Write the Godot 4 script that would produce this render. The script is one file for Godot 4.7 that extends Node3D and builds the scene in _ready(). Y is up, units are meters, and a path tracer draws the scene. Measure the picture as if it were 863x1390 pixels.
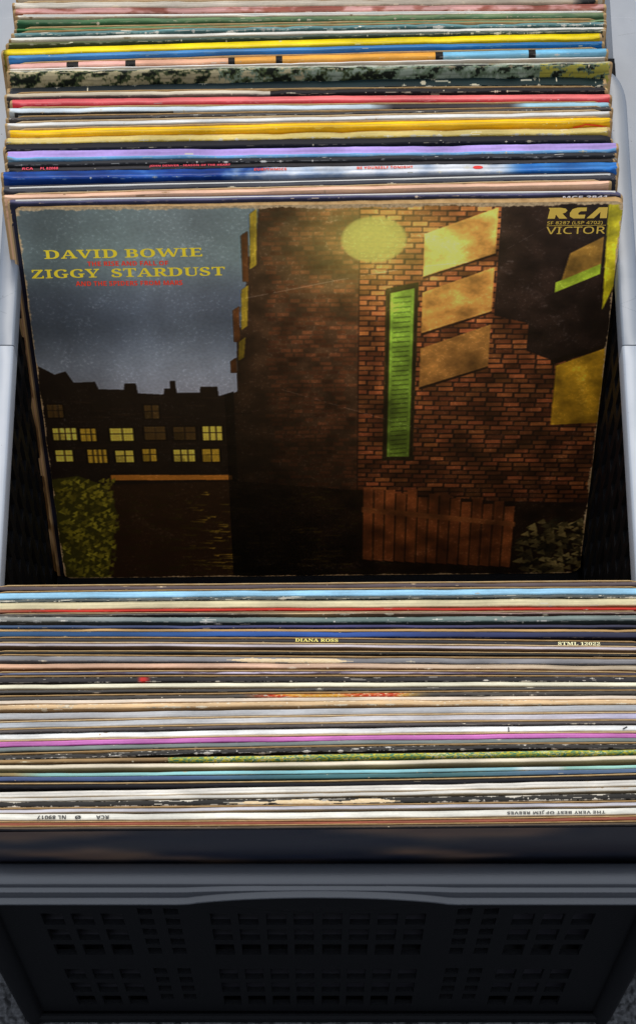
extends Node3D

# ---------------------------------------------------------------- constants
const CAM_HEIGHT := 1.442        # metres above the ground
const FLOOR := 0.015             # crate floor
const BACK_LEAN := 14.9
const FRONT_LEAN := 0.0
const AW := 1024                 # atlas width, one row of ROW pixels per sleeve
const ROW := 32

var rng := RandomNumberGenerator.new()
var noise_a: PackedByteArray
var noise_b: PackedByteArray
var noise_c: PackedByteArray
var used := {}

# ---------------------------------------------------------------- helpers
func numbered(called: String) -> String:
	var k: int = used.get(called, 0)
	used[called] = k + 1
	return called if k == 0 else "%s_%03d" % [called, k]

func thing(called: String, label: String, category: String, group := "") -> Node3D:
	var o := Node3D.new()
	o.name = numbered(called)
	add_child(o, true)
	o.set_meta("label", label)
	o.set_meta("category", category)
	if group != "":
		o.set_meta("group", group)
	return o

func part(called: String, mesh: Mesh, mat: Material, parent: Node, label := "") -> MeshInstance3D:
	var o := MeshInstance3D.new()
	o.name = called
	o.mesh = mesh
	if mat:
		o.material_override = mat
	parent.add_child(o, true)
	if label != "":
		o.set_meta("label", label)
	return o

func col(h: String) -> Color:
	return Color.html(h)

func plain_mat(c: Color, rough := 0.7, spec := 0.4) -> StandardMaterial3D:
	var m := StandardMaterial3D.new()
	m.albedo_color = c
	m.roughness = rough
	m.metallic_specular = spec
	return m

func noise_bytes(freq: float, sd: int, w: int, h: int, oct := 4, kind := FastNoiseLite.TYPE_SIMPLEX_SMOOTH) -> PackedByteArray:
	var n := FastNoiseLite.new()
	n.seed = sd
	n.noise_type = kind
	n.frequency = freq
	n.fractal_octaves = oct
	return n.get_image(w, h).get_data()

func grain(freq: float, sd: int, bump: float) -> NoiseTexture2D:
	var n := FastNoiseLite.new()
	n.seed = sd
	n.frequency = freq
	n.fractal_octaves = 3
	var t := NoiseTexture2D.new()
	t.width = 256
	t.height = 256
	t.seamless = true
	t.noise = n
	t.as_normal_map = true
	t.bump_strength = bump
	return t

func tone(freq: float, sd: int, a: Color, b: Color, size := 512) -> NoiseTexture2D:
	var n := FastNoiseLite.new()
	n.seed = sd
	n.frequency = freq
	n.fractal_octaves = 5
	var g := Gradient.new()
	g.set_color(0, a)
	g.set_color(1, b)
	var t := NoiseTexture2D.new()
	t.width = size
	t.height = size
	t.seamless = true
	t.noise = n
	t.color_ramp = g
	return t

func quad(st: SurfaceTool, a: Vector3, b: Vector3, c: Vector3, d: Vector3) -> void:
	for v in [a, b, c, a, c, d]:
		st.add_vertex(v)

# a box with chamfered edges between two corners
func bevel_box(st: SurfaceTool, lo: Vector3, hi: Vector3, r: float) -> void:
	var c := (lo + hi) * 0.5
	var e := (hi - lo) * 0.5
	st.set_smooth_group(-1)
	var axes := [Vector3.RIGHT, Vector3.UP, Vector3.BACK]
	for ax in 3:
		for s in [-1.0, 1.0]:
			var n: Vector3 = axes[ax] * s
			var u: Vector3 = axes[(ax + 1) % 3]
			var v: Vector3 = axes[(ax + 2) % 3]
			var m := c + n * e[ax]
			var eu: float = e[(ax + 1) % 3] - r
			var ev: float = e[(ax + 2) % 3] - r
			face(st, [m - u * eu - v * ev, m + u * eu - v * ev, m + u * eu + v * ev, m - u * eu + v * ev], n)
	for ax in 3:
		var u2: Vector3 = axes[(ax + 1) % 3]
		var v2: Vector3 = axes[(ax + 2) % 3]
		var eu2: float = e[(ax + 1) % 3]
		var ev2: float = e[(ax + 2) % 3]
		var l: Vector3 = axes[ax] * (e[ax] - r)
		for su in [-1.0, 1.0]:
			for sv in [-1.0, 1.0]:
				var p1: Vector3 = c + u2 * su * eu2 + v2 * sv * (ev2 - r)
				var p2: Vector3 = c + u2 * su * (eu2 - r) + v2 * sv * ev2
				face(st, [p1 - l, p1 + l, p2 + l, p2 - l], u2 * su + v2 * sv)
	for sx in [-1.0, 1.0]:
		for sy in [-1.0, 1.0]:
			for sz in [-1.0, 1.0]:
				var s3 := Vector3(sx, sy, sz)
				var k := c + s3 * (e - Vector3(r, r, r))
				face(st, [k + Vector3(sx * r, 0, 0), k + Vector3(0, sy * r, 0), k + Vector3(0, 0, sz * r)], s3)

# a flat polygon wound so that it faces along n
func face(st: SurfaceTool, p: Array, n: Vector3) -> void:
	var q := p
	var a: Vector3 = p[0]
	var b: Vector3 = p[1]
	var c: Vector3 = p[2]
	if (b - a).cross(c - a).dot(n) > 0.0:
		q = p.duplicate()
		q.reverse()
	for i in range(1, q.size() - 1):
		st.add_vertex(q[0])
		st.add_vertex(q[i])
		st.add_vertex(q[i + 1])

func finish(st: SurfaceTool) -> ArrayMesh:
	st.generate_normals()
	return st.commit()

func box_mesh(lo: Vector3, hi: Vector3, r: float) -> ArrayMesh:
	var st := SurfaceTool.new()
	st.begin(Mesh.PRIMITIVE_TRIANGLES)
	bevel_box(st, lo, hi, r)
	return finish(st)

# sweep of an open profile: rows[i][j] is point j of section i
func skin(st: SurfaceTool, rows: Array, flip := false) -> void:
	for i in rows.size() - 1:
		for j in rows[i].size() - 1:
			var a: Vector3 = rows[i][j]
			var b: Vector3 = rows[i + 1][j]
			var c: Vector3 = rows[i + 1][j + 1]
			var d: Vector3 = rows[i][j + 1]
			if flip:
				quad(st, d, c, b, a)
			else:
				quad(st, a, b, c, d)

func letters(txt: String, font: Font, width: float, height: float, mat: Material, thick := 0.00012) -> MeshInstance3D:
	var t := TextMesh.new()
	t.text = txt
	t.font = font
	t.font_size = 64
	t.pixel_size = 0.001
	t.depth = 0.01
	t.curve_step = 1.5
	var bb := t.get_aabb()
	var o := MeshInstance3D.new()
	o.mesh = t
	o.material_override = mat
	o.scale = Vector3(width / bb.size.x, height / bb.size.y * 0.86, thick / 0.01)
	return o

# ---------------------------------------------------------------- the printed strips of the sleeves
func seg_color(s: Array, u: float) -> Color:
	var last: Array = s[0]
	if u <= last[0]:
		return col(last[1])
	for e in s:
		if u <= e[0]:
			var f: float = (u - last[0]) / maxf(e[0] - last[0], 0.00001)
			return col(last[1]).lerp(col(e[1]), f)
		last = e
	return col(last[1])

func paint_row(px: PackedByteArray, r: int, d: Dictionary, sd: int) -> void:
	var top := col(d.c)
	var fc := col(d.get("f", d.c))
	var bc := col(d.get("b", d.c)).lerp(col("#b8986c"), 0.35)
	var wear: float = d.get("w", 0.1)
	var chip := col(d.get("k", "#d8c4a0"))
	var segs: Array = d.get("s", [])
	var mot: Array = d.get("m", [])
	var mcol := col(mot[0]) if mot.size() else Color.BLACK
	var mamt: float = mot[1] if mot.size() else 0.0
	var style: String = d.get("st", "")
	var edge: float = d.get("e", 0.0)
	var tear: Array = d.get("tear", [])
	var rel: Color = fc
	var ro := (sd * 37) % 900
	rng.seed = sd * 7 + 1
	var line := []
	for y in ROW:
		line.append(rng.randf_range(-0.07, 0.05) - (0.16 if rng.randf() < 0.07 else 0.0))
	for x in AW:
		var u := (x + 0.5) / AW
		var t := top
		var f := fc
		if segs.size():
			t = seg_color(segs, u)
			f = t if d.get("hs", 0) else t.lerp(fc, 0.55)
			if d.get("hs", 0) == 0:
				f = Color(t.r * fc.r / maxf(top.r, 0.02), t.g * fc.g / maxf(top.g, 0.02), t.b * fc.b / maxf(top.b, 0.02)).clamp()
		var lum := t.get_luminance()
		var low := noise_b[((ro + r * 7) % 1152) * AW + x] / 255.0
		var worn_end := maxf(0.0, 1.0 - minf(x, AW - 1 - x) / 14.0)
		for y in ROW:
			var c := bc if y < 3 else (t if y < 14 else f)
			if y >= 12 and y < 15:
				c = t.lerp(f, (y - 11) / 4.0)
			var at := ((ro + y * 3) % 1152) * AW + x
			var n1 := noise_a[at] / 255.0
			var n2 := noise_c[at] / 255.0
			if style != "":
				c = styled(style, c, u, y, x, n1, n2, low)
			if mamt > 0.0:
				c = c.lerp(mcol, clampf((n1 - 0.62 + mamt * 0.4) * 5.0, 0.0, 1.0) * 0.8)
			# fine uneven print and rubbed edges
			var k := 0.81 + 0.24 * low + 0.07 * (n2 - 0.5)
			if lum > 0.62 and y > 10:
				# yellowing of pale card towards the front fold
				c = c.lerp(Color(0.80, 0.68, 0.48), clampf((y - 10) / 5.0, 0.0, 1.0) * (0.10 + 0.5 * low * n1))
			var crease := noise_c[((y * 41 + ro) % 1152) * AW + (x / 9 + sd * 13) % AW] / 255.0 - 0.5
			k *= 1.0 + 0.20 * crease + line[y]
			c = Color(pow(c.r, 1.12) * k, pow(c.g, 1.12) * k, pow(c.b, 1.12) * k)
			var e := maxf(0.0, 1.0 - absf(y - 4.0) / 2.6)
			e = maxf(e, maxf(0.0, 1.0 - absf(y - 13.0) / 3.2))
			var th := 0.96 - wear * (0.10 + 0.42 * e) - worn_end * (0.30 + 0.3 * wear) - edge * (0.25 if y < 6 else 0.02)
			var wv := n2 * 0.55 + noise_a[(at + 52311) % noise_a.size()] / 255.0 * 0.45
			if wv > th:
				c = c.lerp(chip, clampf((wv - th) * 14.0, 0.0, 0.95))
			if tear.size() and u > tear[0] and u < tear[1] and y > 5 and y < 15:
				var mid: float = 1.0 - absf((u - tear[0]) / (tear[1] - tear[0]) * 2.0 - 1.0)
				if absf(y - 10.0) < 5.0 * minf(1.0, mid * 3.0) * (n1 * 1.5):
					c = col("#f0dcb6").lerp(col("#d8b98a"), n2)
			if y == 4 or y == 13 or y == 14:
				# the two folds of the spine are rubbed pale in broken lines
				var fold := noise_c[((r * 29 + y * 131) % 1152) * AW + (x / 2 + sd * 17) % AW] / 255.0 * 0.6 + noise_a[((r * 53 + y * 7) % 1152) * AW + x] / 255.0 * 0.4
				var cut := 0.60 - 0.22 * wear if y != 14 else 0.70 - 0.2 * wear
				if fold > cut: c = c.lerp(chip, clampf((fold - cut) * 5.0, 0.0, 0.3 + 0.5 * wear))
			if x < 7 or x > AW - 8:
				# bare card where the ends of the spine are rubbed through
				var ex := minf(x, AW - 1 - x)
				if ex < 2.0 + 6.0 * n2 * (0.6 + wear): c = col("#c8a878").lerp(col("#8a6a44"), n1)
			var o := (r * ROW + y) * AW * 3 + x * 3
			px[o] = int(clampf(c.r, 0, 1) * 255)
			px[o + 1] = int(clampf(c.g, 0, 1) * 255)
			px[o + 2] = int(clampf(c.b, 0, 1) * 255)
	# separate chips and rubs along the two edges of the spine
	rng.seed = sd * 31 + 5
	var clusters := []
	for k in 5: clusters.append(rng.randi_range(0, AW - 1))
	for k in int(wear * wear * 260.0 + 4.0 + wear * 20.0):
		var x0 := rng.randi_range(0, AW - 1)
		if rng.randf() < 0.5:
			x0 = clampi(clusters[rng.randi() % 5] + int(rng.randfn(0.0, 26.0)), 0, AW - 1)
		var ln := 2 + int(pow(rng.randf(), 3.0) * (10.0 + 26.0 * wear))
		var y0 := 4 if rng.randf() < 0.35 else 13
		if rng.randf() < 0.25: y0 = rng.randi_range(4, 16)
		var hh := 0.5 + rng.randf() * rng.randf() * (0.8 + 2.0 * wear)
		var cc := chip.lerp(col("#ece2cc"), rng.randf() * 0.5).darkened(rng.randf() * 0.2)
		if rng.randf() < 0.2: cc = chip.darkened(0.3)
		for x in range(x0, mini(AW, x0 + ln)):
			var taper := 1.0 - absf((x - x0 + 0.5) / ln * 2.0 - 1.0)
			var h2 := hh * (0.35 + taper) * (0.6 + 0.8 * noise_c[(x * 5 + k * 971) % noise_c.size()] / 255.0)
			for y in range(maxi(3, int(y0 - h2)), mini(ROW - 4, int(y0 + h2 + 0.5) + 1)):
				if absf(y - y0) > h2: continue
				var o := (r * ROW + y) * AW * 3 + x * 3
				px[o] = int(cc.r * 255)
				px[o + 1] = int(cc.g * 255)
				px[o + 2] = int(cc.b * 255)

func styled(style: String, c: Color, u: float, y: int, x: int, n1: float, n2: float, low: float) -> Color:
	match style:
		"camo":
			var p := c
			var q := noise_a[((y * 7 + 300) % 1152) * AW + int(x * 1.7 + y * 2) % AW] / 255.0 * 0.7 + n2 * 0.3
			if q < 0.40: p = col("#23291f")
			elif q < 0.5: p = col("#56603f") if u < 0.62 else col("#75856a")
			elif q < 0.6: p = col("#b9ad86") if u < 0.35 else col("#8e9c84")
			else: p = col("#cbbd96") if u < 0.5 else col("#a9b3a0")
			if u > 0.88 and q > 0.5: p = col("#b8ae50")
			return p.lerp(col("#d5cfc2"), 0.65) if y < 10 else p
		"lav":
			if y < 5: return col("#5b95dc") if u > 0.05 else col("#b9a4dc")
			if y < 11: return col("#b8a0dc")
			if y < 15: return col("#79b9ec")
			return col("#4f98d4").lerp(col("#2a5fa8"), smoothstep(0.6, 1.0, u) * 0.7)
		"cloud":
			var blue := col("#123a86").lerp(col("#2b66b8"), n1)
			var white := col("#e6e7ea").lerp(col("#9fb2cc"), clampf((n1 - 0.45) * 2.0, 0, 1))
			var w := smoothstep(0.30, 0.5, u + (n1 - 0.5) * 0.3) * (1.0 - smoothstep(0.80, 0.85, u))
			if u > 0.8: blue = col("#1f68b4").lerp(col("#4a96dc"), n1)
			var o := blue.lerp(white, w)
			return o if y < 14 else Color(o.r * 0.8, o.g * 0.82, o.b * 0.85)
		"box":
			# a thin black outlined box and the tops of large letters cut off by the next sleeve
			if u > 0.013 and u < 0.275:
				if y >= 14 and y < 16: return col("#2c2e30")
				if y >= 16:
					if u < 0.019 or u > 0.271: return col("#2c2e30")
					if y >= 20 and u < 0.16 and (int(u * 190.0) % 5) < 3: return col("#2a2b2c")
					return col("#c2d0d2")
			return c
		"fire":
			var a := smoothstep(0.38, 0.44, u) * (1.0 - smoothstep(0.6, 0.68, u))
			var fire := col("#f0b040").lerp(col("#c8401c"), clampf((n1 - 0.35) * 3.0, 0, 1))
			fire = fire.lerp(col("#f6e6c0"), clampf((n2 - 0.55) * 4.0, 0, 1))
			return c.lerp(fire, a)
		"fleck":
			if y > 4 and u > 0.28:
				if n2 > 0.56: return col("#d9cf4a")
				if n2 < 0.42: return col("#5f9a78")
				if n1 > 0.56: return col("#e6dfb8")
				return col("#9aa860")
			return c
	return c

func atlas(rows: Array, sd: int) -> ImageTexture:
	var h := rows.size() * ROW
	var px := PackedByteArray()
	px.resize(AW * h * 3)
	for r in rows.size():
		paint_row_into(px, r, rows[r], sd + r)
	var im := Image.create_from_data(AW, h, false, Image.FORMAT_RGB8, _px)
	return ImageTexture.create_from_image(im)

var _px: PackedByteArray
func paint_row_into(px: PackedByteArray, r: int, d: Dictionary, sd: int) -> void:
	if r == 0:
		_px = px
	paint_row(_px, r, d, sd)

# ---------------------------------------------------------------- one record sleeve
# closed jacket: a thin card envelope whose rounded top carries the print strip of its atlas row
func jacket_mesh(d: Dictionary, row: int, rows: int, sd: int) -> ArrayMesh:
	rng.seed = sd
	var w: float = d.wd * 0.01
	var s: float = d.h * 0.01
	var t: float = d.t * 0.001
	if d.get("kb", 0):
		t = maxf(t - 0.0007, t * 0.6)
	var bow: float = d.bow * 0.001
	var r := minf(t * 0.25, 0.0005)
	var rf := minf(t * 0.36, 0.0011)
	var rc := [rng.randf_range(0.0008, 0.0028), rng.randf_range(0.0008, 0.0028)]
	if d.get("co", 0):
		rc = [rng.randf_range(0.002, 0.005), 0.007]
	var n := 112
	var dents := []
	for k in rng.randi_range(4, 9):
		dents.append([rng.randf() * w, rng.randf_range(0.003, 0.010), rng.randf_range(0.0001, 0.0006) * (0.5 + 1.6 * float(d.get("w", 0.1)))])
	var wob := FastNoiseLite.new()
	wob.seed = sd
	wob.frequency = 1.0
	var amp := 0.0003 + 0.0004 * float(d.get("w", 0.1))
	var vs := [31.2, 31.0, 22.0, 14.5, 13.2, 11.6, 10.0, 6.0, 4.5, 3.0, 1.2, 1.0]
	vs.reverse()
	var secs := []
	var us := []
	for i in n + 1:
		var u := 0.5 - 0.5 * cos(PI * i / n)
		var x := (u - 0.5) * w
		var dl := u * w
		var dr := (1.0 - u) * w
		var drop := 0.0
		if dl < rc[0]: drop = rc[0] - sqrt(maxf(0.0, rc[0] * rc[0] - (rc[0] - dl) * (rc[0] - dl)))
		if dr < rc[1]: drop = rc[1] - sqrt(maxf(0.0, rc[1] * rc[1] - (rc[1] - dr) * (rc[1] - dr)))
		var top := s - drop * 0.8 + amp * wob.get_noise_2d(u * 5.0, 0.0) + amp * 0.5 * wob.get_noise_2d(u * 45.0, 9.0)
		var arch := bow * (1.0 - (2.0 * u - 1.0) * (2.0 * u - 1.0)) + 0.35 * minf(t, 0.001) * wob.get_noise_2d(u * 4.0, 5.0)
		var pinch := 1.0 - 0.35 * maxf(maxf(0.0, 1.0 - dl / 0.006), maxf(0.0, 1.0 - dr / 0.006))
		for q in dents:
			top -= q[2] * exp(-pow((dl - q[0]) / q[1], 2.0))
		var b := -t * 0.5
		var f := -t * 0.5 + t * pinch * (1.0 + 0.06 * wob.get_noise_2d(u * 9.0, 3.0))
		var sec := []
		for p in [[0.0, b], [top - 0.004, b], [top - r, b], [top - 0.3 * r, b + 0.3 * r], [top, b + r], [top, f - rf], [top - 0.12 * rf, f - 0.5 * rf], [top - 0.42 * rf, f - 0.15 * rf], [top - rf, f], [top - 0.008, f], [top - 0.017, f], [0.0, f]]:
			sec.append(Vector3(x, p[0], p[1] + arch * clampf(p[0] / s, 0.0, 1.0)))
		secs.append(sec)
		us.append(clampf(u, 0.001, 0.999))
	var st := SurfaceTool.new()
	st.begin(Mesh.PRIMITIVE_TRIANGLES)
	st.set_smooth_group(0)
	var hh := float(rows * ROW)
	for i in n:
		for j in secs[0].size() - 1:
			for k in [[0, 0], [1, 0], [1, 1], [0, 0], [1, 1], [0, 1]]:
				st.set_uv(Vector2(us[i + k[0]], (row * ROW + vs[j + k[1]]) / hh))
				st.add_vertex(secs[i + k[0]][j + k[1]])
	st.set_smooth_group(-1)
	for e in 2:
		var sec: Array = secs[0] if e == 0 else secs[n]
		var u: float = 0.001 if e == 0 else 0.999
		for j in range(1, sec.size() - 1):
			var idx := [0, j, j + 1] if e == 0 else [0, j + 1, j]
			for q in idx:
				st.set_uv(Vector2(u, (row * ROW + 4.0) / hh))
				st.add_vertex(sec[q])
	st.generate_normals()
	return st.commit()

# thin raw card behind the jacket (the rear board of the fold), standing a little proud
func board_mesh(d: Dictionary, sd: int) -> ArrayMesh:
	rng.seed = sd + 500
	var w: float = d.wd * 0.01 - 0.0006
	var s: float = d.h * 0.01
	var t: float = d.t * 0.001
	var th := minf(0.0007, t * 0.4) - 0.0002
	var bow: float = d.bow * 0.001
	var wob := FastNoiseLite.new()
	wob.seed = sd + 3
	wob.frequency = 1.0
	var rows := []
	var n := 36
	for i in n + 1:
		var u := float(i) / n
		var x := (u - 0.5) * w
		var corner := 0.0
		var e := minf(u, 1.0 - u) * w
		if e < 0.004: corner = (0.004 - e) * 0.8
		var top := s + 0.0003 - corner + 0.0004 * wob.get_noise_2d(u * 7.0, 1.0) + 0.00025 * wob.get_noise_2d(u * 60.0, 4.0)
		var arch := bow * (1.0 - (2.0 * u - 1.0) * (2.0 * u - 1.0))
		var b := -t * 0.5 - 0.0
		var sec := []
		for p in [[0.0, b - th], [top - 0.002, b - th], [top, b - th * 0.8], [top, b - th * 0.2], [top - 0.0004, b], [0.0, b]]:
			sec.append(Vector3(x, p[0], p[1] + th + arch * clampf(p[0] / s, 0, 1)))
		rows.append(sec)
	var st := SurfaceTool.new()
	st.begin(Mesh.PRIMITIVE_TRIANGLES)
	st.set_smooth_group(-1)
	skin(st, rows)
	for e in [0, n]:
		face(st, rows[e], Vector3(-1 if e == 0 else 1, 0, 0))
	return finish(st)

func place_sleeve(d: Dictionary, lean: float, group: String, row: int, rows: int, mats: Array, sd: int) -> Node3D:
	var o := thing("record_sleeve", d.n, "record sleeve", group)
	o.position = Vector3(d.x * 0.01, FLOOR, d.z * 0.01)
	rng.seed = sd + 77
	o.rotation_degrees = Vector3(-lean, d.yaw, rng.randf_range(-0.1, 0.1))
	d.h += rng.randf_range(-0.09, 0.07)
	var t: float = d.t * 0.001
	var j := part("jacket", jacket_mesh(d, row, rows, sd), mats[1] if d.get("g", 0) else mats[0], o)
	if d.get("kb", 0):
		# the jacket makes room for the raw board behind it
		j.position.z = minf(0.0007, t * 0.4) * 0.5
		part("rear_board", board_mesh(d, sd), mats[2 + sd % 3], o)
	if d.get("o", 0):
		# white paper inner sleeve showing at the mouth of the jacket
		var st := SurfaceTool.new()
		st.begin(Mesh.PRIMITIVE_TRIANGLES)
		var w: float = d.wd * 0.01 - 0.009
		var h: float = d.h * 0.01
		var b: float = d.bow * 0.001
		var secs := []
		for i in 31:
			var u := i / 30.0
			var arch := b * (1.0 - (2.0 * u - 1.0) * (2.0 * u - 1.0))
			var tp := h + 0.0005 + 0.0003 * sin(u * 9.0 + sd)
			var sec := []
			for p in [[h - 0.02, -0.00022], [tp, -0.00018], [tp, 0.00018], [h - 0.02, 0.00022]]:
				sec.append(Vector3((u - 0.5) * w, p[0], p[1] + arch))
			secs.append(sec)
		st.set_smooth_group(-1)
		skin(st, secs)
		for e in [0, 30]:
			face(st, secs[e], Vector3(-1 if e == 0 else 1, 0, 0))
		part("inner_sleeve", finish(st), mats[5], o)
	var serif := SystemFont.new()
	serif.font_names = PackedStringArray(["Droid Serif"])
	serif.font_weight = 700
	var sans := SystemFont.new()
	sans.font_names = PackedStringArray(["Droid Sans"])
	sans.font_weight = 700
	for e in d.get("tx", []):
		var hgt := minf(t * 1000.0 * 0.78, 2.1) * 0.001
		var txt: String = e[0]
		var m := letters(txt, serif if txt.begins_with("DIANA") or txt.begins_with("STML") else sans, e[2] * 0.01, hgt, plain_mat(col(e[4]), 0.6))
		m.name = "lettering"
		o.add_child(m, true)
		var u: float = e[1] * 0.01 / (d.wd * 0.01) + 0.5
		var arch: float = d.bow * 0.001 * (1.0 - (2.0 * u - 1.0) * (2.0 * u - 1.0))
		var z: float = e[3] * 0.001
		var jz := j.position.z
		if z > t * 0.5:
			m.position = Vector3(e[1] * 0.01, d.h * 0.01 - (z - t * 0.5) * 1.25, t * 0.5 + 0.00012 + arch)
		else:
			z = clampf(z, -t * 0.12, t * 0.12)
			m.position = Vector3(e[1] * 0.01, d.h * 0.01 + 0.0004, z + arch + jz)
			m.rotation_degrees = Vector3(-90, 180 if d.get("flip", 0) else 0, 0)
	if d.has("dot"):
		var dm := CylinderMesh.new()
		dm.top_radius = 0.0026
		dm.bottom_radius = 0.0026
		dm.height = 0.0002
		var q := part("red_dot", dm, plain_mat(col("#d8342c"), 0.6), o)
		q.position = Vector3(d.dot * 0.01, d.h * 0.01 + 0.0002, 0.0)
		q.scale = Vector3(1, 1, 0.45)
	if d.get("sq", 0):
		squiggle(o, d)
	if d.get("pen", 0):
		for k in [[0.246, 1.0], [0.300, 0.55]]:
			var pen := part("pen_stroke", box_mesh(Vector3(-0.00025, 0, -t * 0.42), Vector3(0.00025, 0.0005, t * 0.42), 0.0001), plain_mat(col("#2a2a2c")), o)
			pen.position = Vector3((k[0] - 0.157) * 1.0, d.h * 0.01, 0)
			pen.rotation_degrees.y = 0.0 if k[1] == 1.0 else -62.0
	return o

func squiggle(o: Node3D, d: Dictionary) -> void:
	var st := SurfaceTool.new()
	st.begin(Mesh.PRIMITIVE_TRIANGLES)
	st.set_smooth_group(-1)
	var prev := Vector3.ZERO
	for i in 41:
		var a := i / 40.0
		var p := Vector3(-0.0085 + 0.017 * a + 0.002 * sin(a * 9.0), -0.0024 + 0.0022 * sin(PI * minf(1.0, a * 1.15)), 0)
		if i > 0:
			var nr := Vector3(0, 0.0005, 0)
			face(st, [prev - nr, p - nr, p + nr, prev + nr], Vector3.BACK)
		prev = p
	var q := part("red_squiggle", finish(st), plain_mat(col("#d9401c"), 0.5), o)
	q.position = Vector3(0.5 * d.wd * 0.01 - 0.0125, d.h * 0.01 - 0.0008, d.t * 0.0005 + 0.0007)

# ---------------------------------------------------------------- the picture sleeve in front of the back row
func poly(im: Image, pts: Array, c: Color) -> void:
	var s := float(im.get_width())
	var ys := []
	for p in pts:
		ys.append(p[1] * s)
	for y in range(maxi(0, int(ys.min())), mini(im.get_height(), int(ys.max()) + 1)):
		var xs := []
		for i in pts.size():
			var a: Array = pts[i]
			var b: Array = pts[(i + 1) % pts.size()]
			var y0: float = a[1] * s
			var y1: float = b[1] * s
			var yc := y + 0.5
			if (y0 <= yc) != (y1 <= yc):
				xs.append((a[0] + (b[0] - a[0]) * (yc - y0) / (y1 - y0)) * s)
		xs.sort()
		for k in range(0, xs.size() - 1, 2):
			var x0 := maxi(0, int(round(xs[k])))
			var x1 := mini(im.get_width(), int(round(xs[k + 1])))
			if x1 > x0:
				im.fill_rect(Rect2i(x0, y, x1 - x0, 1), c)

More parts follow.
